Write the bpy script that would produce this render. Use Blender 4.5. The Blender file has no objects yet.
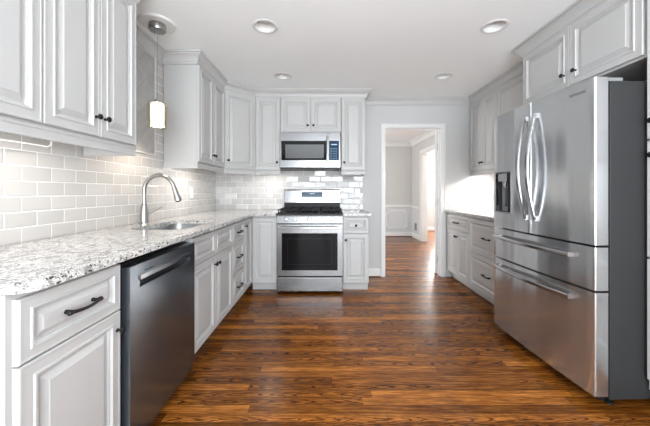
import bpy, bmesh, math, random
from mathutils import Vector, Matrix
random.seed(4)
PI = math.pi
SC = bpy.context.scene
COL = SC.collection

# ------------------------------------------------------------------ camera
H = 1.17                      # eye height
F = 289.0                     # focal length in pixels of the 650 px frame
cd = bpy.data.cameras.new('camera')
cam = bpy.data.objects.new('camera', cd)
COL.objects.link(cam)
cam.location = (0, 0, H)
cam.rotation_euler = (PI / 2, 0, 0)
cd.sensor_width = 36
cd.lens = 36 * F / 650
cd.shift_x = -1 / 650
cd.shift_y = -22 / 650
cd.clip_start = 0.05
SC.camera = cam

# ------------------------------------------------------------------ world, lights, exposure
w = bpy.data.worlds.new('sky')
SC.world = w
w.use_nodes = True
w.node_tree.nodes['Background'].inputs[0].default_value = (0.86, 0.93, 1.0, 1)
w.node_tree.nodes['Background'].inputs[1].default_value = 1.0
SC.view_settings.view_transform = 'Standard'
SC.view_settings.look = 'None'
SC.view_settings.gamma = 1
SC.view_settings.use_curve_mapping = False
SC.view_settings.exposure = 0.42
SC.cycles.use_denoising = True
SC.cycles.max_bounces = 10
SC.cycles.diffuse_bounces = 6
SC.cycles.sample_clamp_indirect = 6


def area(name, loc, rot, sx, sy, power, col=(1, 1, 1), spread=PI):
    l = bpy.data.lights.new(name, 'AREA')
    l.shape = 'RECTANGLE'
    l.size, l.size_y = sx, sy
    l.energy = power
    l.color = col
    l.spread = spread
    o = bpy.data.objects.new(name, l)
    COL.objects.link(o)
    o.location = loc
    o.rotation_euler = rot
    return o


# daylight at the room's openings and beyond; side and dining are added fill
area('daylight_patio', (0.5, -3.2, 1.2), (PI / 2, 0, 0), 3.2, 2.2, 165, (0.885, 0.95, 1.0))
area('side_fill', (-1.85, -1.5, 1.45), (PI / 2, 0, -PI / 2), 2.2, 1.5, 30, (0.885, 0.95, 1.0))  # fill lamp added at an unseen left window to even the light
area('dining_fill', (-1.4, 5.8, 1.5), (PI / 2, 0, -PI / 2), 1.8, 1.7, 80, (1, 0.99, 0.97))  # fill lamp added at an unseen window to brighten the dining room
area('daylight_hall', (3.5, 8.6, 1.5), (PI / 2 - 0.15, 0, PI - 0.65), 0.8, 1.3, 300, (1, 0.99, 0.98))
area('daylight_hall_side', (4.5, 6.6, 1.4), (PI / 2, 0, PI / 2), 1.8, 2.0, 30, (1, 0.99, 0.98))


# added fill lamp behind the camera, tilted upward to brighten the ceiling
area('ceiling_fill', (0.3, -1.3, 1.3), (PI - 0.55, 0, 0), 2.4, 1.6, 95, (0.885, 0.95, 1.0))


# ------------------------------------------------------------------ node helper
class NT:
    def __init__(self, name):
        self.m = bpy.data.materials.new(name)
        self.m.use_nodes = True
        self.t = self.m.node_tree
        self.b = self.t.nodes['Principled BSDF']

    def n(self, typ, **kw):
        nd = self.t.nodes.new(typ)
        for k, v in kw.items():
            setattr(nd, k, v)
        return nd

    def put(self, sock, v):
        if isinstance(v, bpy.types.NodeSocket):
            self.t.links.new(v, sock)
        elif v is not None:
            sock.default_value = v

    def math(self, op, a, b=None, c=None, clamp=False):
        nd = self.n('ShaderNodeMath', operation=op, use_clamp=clamp)
        for i, v in enumerate((a, b, c)):
            self.put(nd.inputs[i], v)
        return nd.outputs[0]

    def vec(self, x=0.0, y=0.0, z=0.0):
        nd = self.n('ShaderNodeCombineXYZ')
        for i, v in enumerate((x, y, z)):
            self.put(nd.inputs[i], v)
        return nd.outputs[0]

    def vmath(self, op, a, b=None, s=None):
        nd = self.n('ShaderNodeVectorMath', operation=op)
        self.put(nd.inputs[0], a)
        if b is not None:
            self.put(nd.inputs[1], b)
        if s is not None:
            self.put(nd.inputs['Scale'], s)
        return nd.outputs[0]

    def obj(self):
        s = self.n('ShaderNodeSeparateXYZ')
        tc = self.n('ShaderNodeTexCoord')
        self.t.links.new(tc.outputs['Object'], s.inputs[0])
        return s.outputs[0], s.outputs[1], s.outputs[2]

    def noise(self, v, scale=1.0, detail=3.0, rough=0.5, dist=0.0):
        nd = self.n('ShaderNodeTexNoise')
        self.put(nd.inputs['Vector'], v)
        nd.inputs['Scale'].default_value = scale
        nd.inputs['Detail'].default_value = detail
        nd.inputs['Roughness'].default_value = rough
        nd.inputs['Distortion'].default_value = dist
        return nd.outputs['Fac']

    def white(self, v):
        nd = self.n('ShaderNodeTexWhiteNoise', noise_dimensions='3D')
        self.put(nd.inputs['Vector'], v)
        return nd.outputs['Value'], nd.outputs['Color']

    def ramp(self, f, stops, interp='LINEAR'):
        nd = self.n('ShaderNodeValToRGB')
        cr = nd.color_ramp
        cr.interpolation = interp
        while len(cr.elements) > 1:
            cr.elements.remove(cr.elements[-1])
        cr.elements[0].position = stops[0][0]
        cr.elements[0].color = (*stops[0][1], 1)
        for p, c in stops[1:]:
            e = cr.elements.new(p)
            e.color = (*c, 1)
        self.put(nd.inputs[0], f)
        return nd.outputs[0]

    def mix(self, f, a, b, blend='MIX'):
        nd = self.n('ShaderNodeMix', data_type='RGBA', blend_type=blend)
        self.put(nd.inputs['Factor'], f)
        for s, v in ((nd.inputs[6], a), (nd.inputs[7], b)):
            if isinstance(v, tuple) and len(v) == 3:
                v = (*v, 1)
            self.put(s, v)
        return nd.outputs[2]

    def step(self, v, a, b):
        nd = self.n('ShaderNodeMapRange', interpolation_type='SMOOTHSTEP')
        self.put(nd.inputs['Value'], v)
        nd.inputs['From Min'].default_value = a
        nd.inputs['From Max'].default_value = b
        return nd.outputs[0]

    def bump(self, h, strength, dist, normal=None):
        nd = self.n('ShaderNodeBump')
        self.put(nd.inputs['Height'], h)
        nd.inputs['Strength'].default_value = strength
        nd.inputs['Distance'].default_value = dist
        if normal is not None:
            self.put(nd.inputs['Normal'], normal)
        return nd.outputs[0]

    def set(self, **kw):
        names = dict(color='Base Color', rough='Roughness', metal='Metallic', normal='Normal', emit='Emission Color',
                     emit_s='Emission Strength', trans='Transmission Weight', alpha='Alpha', ior='IOR', spec='Specular IOR Level',
                     coat='Coat Weight', coat_r='Coat Roughness', aniso='Anisotropic')
        for k, v in kw.items():
            if isinstance(v, tuple) and len(v) == 3:
                v = (*v, 1)
            self.put(self.b.inputs[names[k]], v)
        return self.m


def paint(name, col, rough=0.4, grain=0.02, spec=0.5):
    t = NT(name)
    x, y, z = t.obj()
    n = t.noise(t.vec(x, y, z), 9, 2)
    c = t.mix(n, tuple(v * (1 - grain) for v in col), tuple(min(1, v * (1 + grain)) for v in col))
    fine = t.noise(t.vec(x, y, z), 240, 2)
    return t.set(color=c, rough=rough, normal=t.bump(fine, 0.03, 0.001), spec=spec)


def steel(name, col, rough, axis='x', amp=0.05, metal=1.0):
    """brushed steel: the brushing runs along the given local axis"""
    t = NT(name)
    x, y, z = t.obj()
    k = {'x': (4, 500, 500), 'y': (500, 4, 500), 'z': (500, 500, 4)}[axis]
    v = t.vec(t.math('MULTIPLY', x, float(k[0])), t.math('MULTIPLY', y, float(k[1])), t.math('MULTIPLY', z, float(k[2])))
    n = t.noise(v, 1, 2)
    c = t.mix(n, tuple(a * 0.97 for a in col), tuple(min(1, a * 1.03) for a in col))
    r = t.math('ADD', t.math('MULTIPLY', n, amp * 2), rough - amp)
    sx, sz = (1.0, 1.0) if axis != 'z' else (2.6, 0.12)
    lo = t.noise(t.vec(t.math('MULTIPLY', x, sx), y, t.math('MULTIPLY', z, sz)), 2.2, 1)
    nm = t.bump(lo, 0.12 if axis != 'z' else 0.35, 0.03)
    return t.set(color=c, rough=r, metal=metal, normal=nm)


def plain(name, col, rough=0.5, metal=0.0, emit=None, es=0.0, spec=0.5):
    t = NT(name)
    x, y, z = t.obj()
    n = t.noise(t.vec(x, y, z), 60, 2)
    c = t.mix(n, tuple(v * 0.94 for v in col), tuple(min(1, v * 1.06) for v in col))
    t.set(color=c, rough=rough, metal=metal, spec=spec)
    if emit:
        t.set(emit=emit, emit_s=es)
    return t.m


def tile_mat(name, ua, va, tw, th, colr, grout, rough=0.12, tilt=0.05, rot=0.0, shift=0.5, vein=0.0, u0=0.0, v0=0.914, gw=0.0026, bevel=0.008):
    t = NT(name)
    ax = dict(zip('xyz', t.obj()))
    u, v = ax[ua], ax[va]
    if rot:
        c, s = math.cos(rot), math.sin(rot)
        u, v = (t.math('ADD', t.math('MULTIPLY', u, c), t.math('MULTIPLY', v, s)),
                t.math('SUBTRACT', t.math('MULTIPLY', v, c), t.math('MULTIPLY', u, s)))
    vv = t.math('DIVIDE', t.math('SUBTRACT', v, v0), th)
    row = t.math('FLOOR', vv)
    uu = t.math('ADD', t.math('DIVIDE', t.math('SUBTRACT', u, u0), tw), t.math('MULTIPLY', t.math('FLOORED_MODULO', row, 2.0), shift))
    colm = t.math('FLOOR', uu)
    fu, fv = t.math('SUBTRACT', uu, colm), t.math('SUBTRACT', vv, row)
    du = t.math('MULTIPLY', t.math('MINIMUM', fu, t.math('SUBTRACT', 1.0, fu)), tw)
    dv = t.math('MULTIPLY', t.math('MINIMUM', fv, t.math('SUBTRACT', 1.0, fv)), th)
    d = t.math('MINIMUM', du, dv)
    ins = t.step(d, gw * 0.7, gw * 1.3)
    wv, wc = t.white(t.vec(colm, row, 3.0))
    tint = t.mix(wv, tuple(a * 0.93 for a in colr), tuple(min(1, a * 1.05) for a in colr))
    pos = t.vec(*ax.values())
    n = t.noise(t.vmath('ADD', pos, t.vmath('SCALE', wc, s=7.0)), 9, 5, 0.6, 0.8)
    if vein:
        tint = t.mix(t.step(n, 0.42, 0.68), t.mix(vein, tint, (0.30, 0.30, 0.30)), tint)
    col = t.mix(ins, grout, tint)
    geo = t.n('ShaderNodeNewGeometry')
    off = t.vmath('SCALE', t.vmath('SUBTRACT', wc, (0.5, 0.5, 0.5)), s=tilt)
    nrm = t.vmath('NORMALIZE', t.vmath('ADD', geo.outputs['Normal'], off))
    hgt = t.math('ADD', t.step(d, gw * 0.5, bevel), t.math('MULTIPLY', t.noise(pos, 26, 2), 0.35))
    r = t.math('ADD', t.math('MULTIPLY', t.math('SUBTRACT', 1.0, ins), 0.6), rough)
    return t.set(color=col, rough=r, normal=t.bump(hgt, 0.45, 0.004, nrm))


def granite_mat():
    t = NT('granite')
    x, y, z = t.obj()
    p = t.vec(x, y, z)
    warp = t.vmath('ADD', t.vec(x, t.math('MULTIPLY', y, 0.75), z), t.vmath('SCALE', t.vec(t.noise(p, 30, 2), t.noise(t.vec(y, z, x), 30, 2), 0.0), s=0.03))
    big = t.noise(warp, 32, 3, 0.62)
    mid = t.noise(warp, 80, 3, 0.62)
    fin = t.noise(p, 150, 2, 0.6)
    c = t.mix(t.step(mid, 0.40, 0.55), (0.44, 0.43, 0.42), (0.80, 0.79, 0.775))
    c = t.mix(t.math('MULTIPLY', t.step(big, 0.52, 0.59), 0.75), c, (0.27, 0.265, 0.26))
    c = t.mix(t.math('MULTIPLY', t.step(mid, 0.555, 0.60), 0.95), c, (0.030, 0.030, 0.033))
    c = t.mix(t.math('MULTIPLY', t.step(fin, 0.58, 0.64), 0.7), c, (0.07, 0.068, 0.066))
    return t.set(color=c, rough=0.12)


def floor_mat():
    t = NT('oak_floor')
    x, y, z = t.obj()
    pw, pl = 0.0585, 1.15
    rr = t.math('DIVIDE', y, pw)
    row = t.math('FLOOR', rr)
    r1, _ = t.white(t.vec(row, 1.7, 0.3))
    uu = t.math('ADD', t.math('DIVIDE', x, pl), t.math('MULTIPLY', r1, 9.0))
    colm = t.math('FLOOR', uu)
    rv, rc = t.white(t.vec(row, colm, 5.0))
    sep = t.n('ShaderNodeSeparateXYZ')
    t.put(sep.inputs[0], rc)
    a, b2 = sep.outputs[0], sep.outputs[1]
    # flat-sawn boards: nested flame lines; the others: straight streaks
    yl = t.math('ADD', t.math('SUBTRACT', t.math('SUBTRACT', rr, row), 0.5), t.math('MULTIPLY', t.math('SUBTRACT', a, 0.5), 0.5))
    wob = t.noise(t.vec(t.math('ADD', t.math('MULTIPLY', x, 5.0), t.math('MULTIPLY', a, 40.0)), t.math('MULTIPLY', y, 28.0), b2), 1.0, 3, 0.6)
    flow = t.math('MULTIPLY', t.math('SUBTRACT', t.math('GREATER_THAN', b2, 0.5), 0.5), 17.0)
    v = t.math('ADD', t.math('ADD', t.math('MULTIPLY', x, flow), t.math('MULTIPLY', t.math('MULTIPLY', yl, yl), 9.0)), t.math('MULTIPLY', wob, 3.2))
    ring = t.math('MULTIPLY', t.math('PINGPONG', v, 0.5), 2.0)
    flame = t.math('SUBTRACT', 1.0, t.step(ring, 0.12, 0.52))
    jag = t.noise(t.vec(t.math('MULTIPLY', x, 40.0), t.math('MULTIPLY', y, 200.0), a), 1.0, 2, 0.6)
    flame = t.math('MULTIPLY', flame, t.step(jag, 0.18, 0.42))
    streak = t.step(t.noise(t.vec(t.math('ADD', t.math('MULTIPLY', x, 5.0), t.math('MULTIPLY', b2, 30.0)), t.math('MULTIPLY', y, 120.0), a), 1.0, 3, 0.65), 0.50, 0.68)
    fine = t.noise(t.vec(t.math('MULTIPLY', x, 12.0), t.math('MULTIPLY', y, 230.0), a), 1.0, 3, 0.6)
    wide = t.noise(t.vec(t.math('MULTIPLY', x, 4.0), t.math('MULTIPLY', y, 70.0), b2), 1.0, 2, 0.5)
    base = t.ramp(t.math('ADD', t.math('MULTIPLY', fine, 0.6), t.math('MULTIPLY', wide, 0.4)),
                  [(0.32, (0.085, 0.024, 0.0035)), (0.5, (0.205, 0.067, 0.0095)), (0.66, (0.43, 0.165, 0.030))])
    pick = t.step(sep.outputs[2], 0.48, 0.52)
    dark = t.math('ADD', t.math('MULTIPLY', t.math('MULTIPLY', flame, 0.92), pick), t.math('MULTIPLY', t.math('MULTIPLY', streak, 0.75), t.math('SUBTRACT', 1.0, pick)))
    c = t.mix(dark, base, (0.045, 0.013, 0.004))
    tint = t.ramp(rv, [(0.0, (0.50, 0.46, 0.44)), (0.35, (0.80, 0.77, 0.74)), (0.7, (1.0, 0.98, 0.95)), (1.0, (1.75, 1.78, 1.75))])
    c = t.mix(1.0, c, tint, 'MULTIPLY')
    fy = t.math('SUBTRACT', rr, row)
    fx = t.math('SUBTRACT', uu, colm)
    dy = t.math('MULTIPLY', t.math('MINIMUM', fy, t.math('SUBTRACT', 1.0, fy)), pw)
    dx = t.math('MULTIPLY', t.math('MINIMUM', fx, t.math('SUBTRACT', 1.0, fx)), pl)
    gap = t.step(t.math('MINIMUM', dx, dy), 0.0002, 0.0014)
    c = t.mix(gap, (0.035, 0.012, 0.005), c)
    hgt = t.math('ADD', t.math('MULTIPLY', gap, 0.6), t.math('MULTIPLY', fine, 0.12))
    return t.set(color=c, rough=t.math('ADD', t.math('MULTIPLY', fine, 0.08), 0.20), normal=t.bump(hgt, 0.25, 0.0015), spec=0.27)


def shade_mat():
    t = NT('crackle_shade')
    x, y, z = t.obj()
    v = t.n('ShaderNodeTexVoronoi', feature='DISTANCE_TO_EDGE')
    t.put(v.inputs['Vector'], t.vec(x, y, t.math('MULTIPLY', z, 2.0)))
    v.inputs['Scale'].default_value = 55
    f = t.step(v.outputs['Distance'], 0.0, 0.12)
    e = t.mix(f, (1.0, 0.80, 0.52), (1.0, 0.95, 0.86))
    return t.set(color=(0.9, 0.88, 0.84), rough=0.4, emit=e, emit_s=1.1)


def glass_mat(name, col=(1, 1, 1)):
    """thin clear glass: lets light through unbent, mirrors a little"""
    t = NT(name)
    tr = t.n('ShaderNodeBsdfTransparent')
    tr.inputs[0].default_value = (*col, 1)
    gl = t.n('ShaderNodeBsdfGlossy')
    gl.inputs['Roughness'].default_value = 0.04
    lw = t.n('ShaderNodeLayerWeight')
    lw.inputs[0].default_value = 0.18
    mx = t.n('ShaderNodeMixShader')
    t.put(mx.inputs[0], t.math('MULTIPLY', lw.outputs['Fresnel'], 0.3))
    t.t.links.new(tr.outputs[0], mx.inputs[1])
    t.t.links.new(gl.outputs[0], mx.inputs[2])
    t.t.links.new(mx.outputs[0], t.t.nodes['Material Output'].inputs[0])
    return t.m


M = dict(
    cab=paint('cabinet_paint', (0.49, 0.487, 0.482), 0.38, 0.008),
    trim=paint('white_trim', (0.70, 0.70, 0.695), 0.35, 0.01),
    wall=paint('grey_wall_paint', (0.52, 0.521, 0.522), 0.6, 0.012),
    dwall=paint('dining_wall_paint', (0.52, 0.515, 0.50), 0.6, 0.012),
    wains=paint('wainscot_paint', (0.56, 0.57, 0.58), 0.5, 0.012),
    ceil=paint('ceiling_paint', (0.885, 0.905, 0.915), 0.7, 0.008),
    floor=floor_mat(),
    granite=granite_mat(),
    ltile=tile_mat('white_subway_tile', 'y', 'z', 0.155, 0.0762, (0.54, 0.522, 0.505), (0.76, 0.75, 0.74), 0.14, 0.03, u0=0.03),
    btile=tile_mat('glazed_subway_tile', 'x', 'z', 0.152, 0.0762, (0.52, 0.51, 0.50), (0.72, 0.71, 0.70), 0.08, 0.16),
    mtile=tile_mat('marble_field_tile', 'y', 'z', 0.305, 0.152, (0.42, 0.417, 0.41), (0.30, 0.298, 0.295), 0.25, 0.02, rot=PI / 4, vein=0.30, v0=1.0),
    liner=paint('marble_liner', (0.62, 0.61, 0.60), 0.25, 0.05),
    steelx=steel('brushed_steel', (0.235, 0.237, 0.24), 0.20, 'x', .008),
    steelz=steel('brushed_steel_upright', (0.61, 0.622, 0.632), 0.20, 'z', .008, 0.92),
    steeld=steel('dark_brushed_steel', (0.22, 0.25, 0.28), 0.22, 'x', .004, 0.94),
    bright=plain('polished_steel', (0.52, 0.52, 0.53), 0.18, 1.0),
    nickel=plain('brushed_nickel', (0.40, 0.392, 0.38), 0.28, 1.0),
    sink=steel('sink_steel', (0.55, 0.55, 0.55), 0.3, 'y', .02),
    black=plain('matte_black', (0.010, 0.010, 0.011), 0.42, spec=0.25),
    iron=plain('cast_iron', (0.014, 0.014, 0.015), 0.55, spec=0.2),
    bglass=plain('black_glass', (0.006, 0.006, 0.007), 0.06, spec=0.12),
    ggl=plain('grey_screen_glass', (0.13, 0.135, 0.14), 0.12, spec=0.3),
    dgrey=plain('graphite_case', (0.030, 0.031, 0.032), 0.5, 0.0, spec=0.3),
    mgrey=plain('grey_plastic', (0.22, 0.225, 0.23), 0.45),
    cavity=plain('dark_cavity', (0.03, 0.03, 0.03), 0.8),
    white=plain('white_plastic', (0.80, 0.80, 0.79), 0.35),
    shoe=plain('dark_shoe_wood', (0.10, 0.036, 0.012), 0.35),
    canm=plain('lamp_can', (0.50, 0.50, 0.50), 0.3, 0.6),
    lens=plain('lamp_lens', (0.5, 0.5, 0.5), 0.3),
    led=plain('led_strip', (0.9, 0.9, 0.88), 0.4, 0, (1, 0.93, 0.82), 6),
    disp=plain('blue_display', (0.008, 0.02, 0.04), 0.1, 0, (0.03, 0.16, 0.34), 0.10, 0.12),
    digit=plain('display_digits', (0.2, 0.35, 0.5), 0.4, 0, (0.45, 0.75, 1.0), 0.35),
    shade=shade_mat(),
    amber=glass_mat('amber_glass', (1.0, 0.975, 0.92)),
    logo=plain('grey_logo', (0.16, 0.16, 0.17), 0.4, 0.3),
)


# ------------------------------------------------------------------ mesh helpers
class B:
    """collects shapes, then becomes one mesh object"""
    def __init__(self):
        self.bm = bmesh.new()

    def box(self, x0, x1, y0, y1, z0, z1):
        v = [self.bm.verts.new((x, y, z)) for z in (z0, z1) for y in (y0, y1) for x in (x0, x1)]
        for f in ((0, 2, 3, 1), (4, 5, 7, 6), (0, 1, 5, 4), (2, 6, 7, 3), (0, 4, 6, 2), (1, 3, 7, 5)):
            self.bm.faces.new([v[i] for i in f])
        return self

    def rings(self, loops, cap0=True, cap1=True, closed=True):
        vs = [[self.bm.verts.new(p) for p in l] for l in loops]
        n = len(vs[0])
        for a, b in zip(vs, vs[1:]):
            for i in range(n if closed else n - 1):
                j = (i + 1) % n
                try:
                    self.bm.faces.new((a[i], a[j], b[j], b[i]))
                except ValueError:
                    pass
        if cap0:
            self.bm.faces.new(vs[0][::-1])
        if cap1:
            self.bm.faces.new(vs[-1])
        return self

    def lathe(self, prof, c=(0, 0, 0), axis='z', n=24, caps=True):
        """prof: (radius, distance along axis)"""
        loops = []
        for r, h in prof:
            l = []
            for i in range(n):
                a = 2 * PI * i / n
                p = (r * math.cos(a), r * math.sin(a), h)
                if axis == 'y':
                    p = (p[0], p[2], p[1])
                elif axis == 'x':
                    p = (p[2], p[0], p[1])
                l.append((p[0] + c[0], p[1] + c[1], p[2] + c[2]))
            loops.append(l)
        return self.rings(loops, caps, caps)

    def tube(self, pts, r, n=10):
        pts = [Vector(p) for p in pts]
        rs = r if isinstance(r, (list, tuple)) else [r] * len(pts)
        loops = []
        up = None
        for i, p in enumerate(pts):
            d = (pts[min(i + 1, len(pts) - 1)] - pts[max(i - 1, 0)]).normalized()
            if up is None:
                up = d.orthogonal().normalized()
            up = (up - d * up.dot(d)).normalized()
            s = d.cross(up)
            loops.append([p + (up * math.cos(2 * PI * k / n) + s * math.sin(2 * PI * k / n)) * rs[i] for k in range(n)])
        return self.rings(loops)

    def ribbon(self, pts, side, a, b):
        """bar of rectangular section swept along pts; side = one section axis, a/b half sizes"""
        pts = [Vector(p) for p in pts]
        s = Vector(side)
        loops = []
        for i, p in enumerate(pts):
            d = (pts[min(i + 1, len(pts) - 1)] - pts[max(i - 1, 0)]).normalized()
            q = d.cross(s).normalized()
            l = []
            for (ca, cb) in ((1, .55), (.55, 1), (-.55, 1), (-1, .55), (-1, -.55), (-.55, -1), (.55, -1), (1, -.55)):
                l.append(p + s * a * ca + q * b * cb)
            loops.append(l)
        return self.rings(loops)

    def prism(self, poly, z0, z1, holes=()):
        """polygon in xy, with optional holes, extruded along z"""
        if not holes:
            return self.rings([[(x, y, z0) for x, y in poly], [(x, y, z1) for x, y in poly]])
        top = []
        for z in (z0, z1):
            loops = []
            es = []
            for pl in (poly, *holes):
                vs = [self.bm.verts.new((x, y, z)) for x, y in pl]
                es += [self.bm.edges.new((vs[i], vs[(i + 1) % len(vs)])) for i in range(len(vs))]
                loops.append(vs)
            bmesh.ops.triangle_fill(self.bm, use_beauty=True, use_dissolve=False, edges=es)
            top.append(loops)
        for la, lb in zip(*top):
            n = len(la)
            for i in range(n):
                self.bm.faces.new((la[i], la[(i + 1) % n], lb[(i + 1) % n], lb[i]))
        return self

    def sweep(self, path, prof):
        """profile (out, z) along an open xy path; out is to the right of the walking direction, corners mitred"""
        P = [Vector(p) for p in path]
        loops = []
        for i, p in enumerate(P):
            def nrm(a, b):
                d = (b - a).normalized()
                return Vector((d.y, -d.x))
            if i == 0:
                m = nrm(P[0], P[1])
            elif i == len(P) - 1:
                m = nrm(P[-2], P[-1])
            else:
                a, b = nrm(P[i - 1], p), nrm(p, P[i + 1])
                m = (a + b) / (1 + a.dot(b))
            loops.append([(p.x + m.x * o, p.y + m.y * o, z) for o, z in prof])
        return self.rings(loops)

    def panel(self, x0, x1, z0, z1, prof):
        """door front: concentric rectangles (inset, y)"""
        loops = []
        for i, y in prof:
            loops.append([(x0 + i, y, z0 + i), (x1 - i, y, z0 + i), (x1 - i, y, z1 - i), (x0 + i, y, z1 - i)])
        return self.rings(loops)

    def to(self, name, mat, parent=None, bevel=0.0, smooth=True, seg=2, loc=None):
        bmesh.ops.recalc_face_normals(self.bm, faces=self.bm.faces)
        me = bpy.data.meshes.new(name)
        self.bm.to_mesh(me)
        self.bm.free()
        if smooth:
            me.polygons.foreach_set('use_smooth', [True] * len(me.polygons))
            me.set_sharp_from_angle(angle=math.radians(32))
        o = bpy.data.objects.new(name, me)
        COL.objects.link(o)
        me.materials.append(mat)
        if parent is not None:
            o.parent = parent
        if loc is not None:
            o.location = loc
        if bevel:
            md = o.modifiers.new('bevel', 'BEVEL')
            md.width = bevel
            md.segments = seg
            md.limit_method = 'ANGLE'
            md.angle_limit = math.radians(40)
        return o


def thing(name, label, cat, loc=(0, 0, 0), rotz=0.0, group=None):
    o = bpy.data.objects.new(name, None)
    COL.objects.link(o)
    o.location = loc
    o.rotation_euler = (0, 0, rotz)
    o.empty_display_size = 0.1
    return tag(o, label, cat, group)


def tag(o, label, cat, group=None):
    o['label'] = label
    o['category'] = cat
    if group:
        o['group'] = group
    return o


def struct(o, label=None):
    o['kind'] = 'structure'
    if label:
        o['label'] = label
    return o


def copy_tree(o, parent=None):
    c = o.copy()
    COL.objects.link(c)
    if parent is not None:
        c.parent = parent
    for ch in [k for k in bpy.data.objects if k.parent == o]:
        copy_tree(ch, c)
    return c


def text(name, body, size, mat, parent, loc, rot, depth=0.0006):
    cu = bpy.data.curves.new(name, 'FONT')
    cu.body = body
    cu.size = size
    cu.extrude = depth
    cu.align_x = 'CENTER'
    cu.align_y = 'CENTER'
    o = bpy.data.objects.new(name, cu)
    COL.objects.link(o)
    dg = bpy.context.evaluated_depsgraph_get()
    me = bpy.data.meshes.new_from_object(o.evaluated_get(dg))
    bpy.data.objects.remove(o)
    me.name = name
    me.materials.clear()
    me.materials.append(mat)
    m = bpy.data.objects.new(name, me)
    COL.objects.link(m)
    m.parent = parent
    m.location = loc
    m.rotation_euler = rot
    return m


def arc(cx, cy, r, a0, a1, n):
    return [(cx + r * math.cos(a0 + (a1 - a0) * i / n), cy + r * math.sin(a0 + (a1 - a0) * i / n)) for i in range(n + 1)]


def rrect(x0, x1, y0, y1, r, n=6):
    return (arc(x1 - r, y0 + r, r, -PI / 2, 0, n) + arc(x1 - r, y1 - r, r, 0, PI / 2, n)
            + arc(x0 + r, y1 - r, r, PI / 2, PI, n) + arc(x0 + r, y0 + r, r, PI, 3 * PI / 2, n))


# ------------------------------------------------------------------ room shell
WL, WR, WB, WF, CZ = -1.51, 2.27, 3.95, -3.05, 2.44     # left, right, back, rear (behind the camera), ceiling
OX0, OX1, OZ = 0.806, 1.57, 2.03                        # doorway in the back wall
DX0, DX1, DY1 = -1.3, 2.22, 7.46                        # dining room beyond

struct(B().box(-2.0, 4.6, -3.3, 8.75, -0.1, 0).to('floor', M['floor'], smooth=False), 'stained oak strip floor')
CANS = [(-.47, 2.23), (1.30, 2.23), (-.475, 3.19), (1.297, 3.19)]
struct(B().prism([(-2.0, -3.3), (4.6, -3.3), (4.6, 8.75), (-2.0, 8.75)], CZ, CZ + 0.1,
                 [arc(x, y, .079, 2 * PI, 2 * PI / 28, 27) for x, y in CANS]).to('ceiling', M['ceil'], smooth=False), 'flat white ceiling')


def wall_holes(name, mat, axis, pos, thick, a0, a1, holes):
    """wall plate between pos and pos+thick across axis; holes (u0, u1, z0, z1)"""
    b = B()
    us = sorted({a0, a1, *[h[0] for h in holes], *[h[1] for h in holes]})
    for u0, u1 in zip(us, us[1:]):
        zs = [(0.0, CZ)]
        for h in holes:
            if h[0] <= u0 and h[1] >= u1:
                zs = [(0.0, h[2]), (h[3], CZ)]
        for z0, z1 in zs:
            if z1 - z0 > 1e-4:
                if axis == 'y':
                    b.box(u0, u1, min(pos, pos + thick), max(pos, pos + thick), z0, z1)
                else:
                    b.box(min(pos, pos + thick), max(pos, pos + thick), u0, u1, z0, z1)
    return struct(b.to(name, mat, smooth=False))


wall_holes('wall_left', M['wall'], 'x', WL, -0.12, WF, WB, [(-2.6, -0.4, 0.75, 2.15)])
wall_holes('wall_right', M['wall'], 'x', WR, 0.12, WF, WB, [])
wall_holes('wall_back', M['wall'], 'y', WB, 0.06, WL, WR, [(OX0 - 0.02, OX1 + 0.02, 0, OZ + 0.02)])
wall_holes('wall_rear', M['wall'], 'y', WF, -0.12, WL, WR, [(-1.0, 2.0, 0.08, 2.2)])
# dining room and the hall seen through it
wall_holes('wall_dining_near', M['dwall'], 'y', WB + 0.06, 0.06, DX0 - 0.12, DX1, [(OX0 - 0.02, OX1 + 0.02, 0, OZ + 0.02)])
wall_holes('wall_dining_far', M['dwall'], 'y', DY1, 0.12, DX0 - 0.12, DX1 + 0.12, [])
wall_holes('wall_dining_left', M['dwall'], 'x', DX0, -0.12, WB + 0.12, DY1, [(4.9, 6.7, 0.6, 2.2)])
wall_holes('wall_dining_right', M['dwall'], 'x', DX1, 0.12, WB + 0.06, DY1, [(5.55, 6.70, 0, 2.03)])
wall_holes('wall_hall_far', M['dwall'], 'y', 8.5, 0.05, DX1, 4.5, [(3.25, 4.2, .8, 2.2)])
wall_holes('wall_hall_right', M['dwall'], 'x', 4.38, 0.12, 4.8, 8.5, [(5.6, 7.6, 0.3, 2.3)])
wall_holes('wall_hall_near', M['dwall'], 'y', 4.8, -0.12, DX1 + 0.12, 4.5, [])

# window frames behind the camera
def win_frame(name, axis, pos, a0, a1, z0, z1, nx, nz):
    b = B()

    def bar(u0, u1, za, zb, t):
        if axis == 'y':
            b.box(u0, u1, pos - t, pos + t, za, zb)
        else:
            b.box(pos - t, pos + t, u0, u1, za, zb)
    fw = 0.07
    bar(a0, a0 + fw, z0, z1, .04); bar(a1 - fw, a1, z0, z1, .04)
    bar(a0 + fw, a1 - fw, z0, z0 + fw, .04); bar(a0 + fw, a1 - fw, z1 - fw, z1, .04)
    for i in range(1, nx):
        u = a0 + (a1 - a0) * i / nx
        bar(u - .035, u + .035, z0 + fw, z1 - fw, .035)
    for i in range(1, nz):
        z = z0 + (z1 - z0) * i / nz
        bar(a0 + fw, a1 - fw, z - .012, z + .012, .012)
    return struct(b.to(name, M['trim'], smooth=False))


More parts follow.
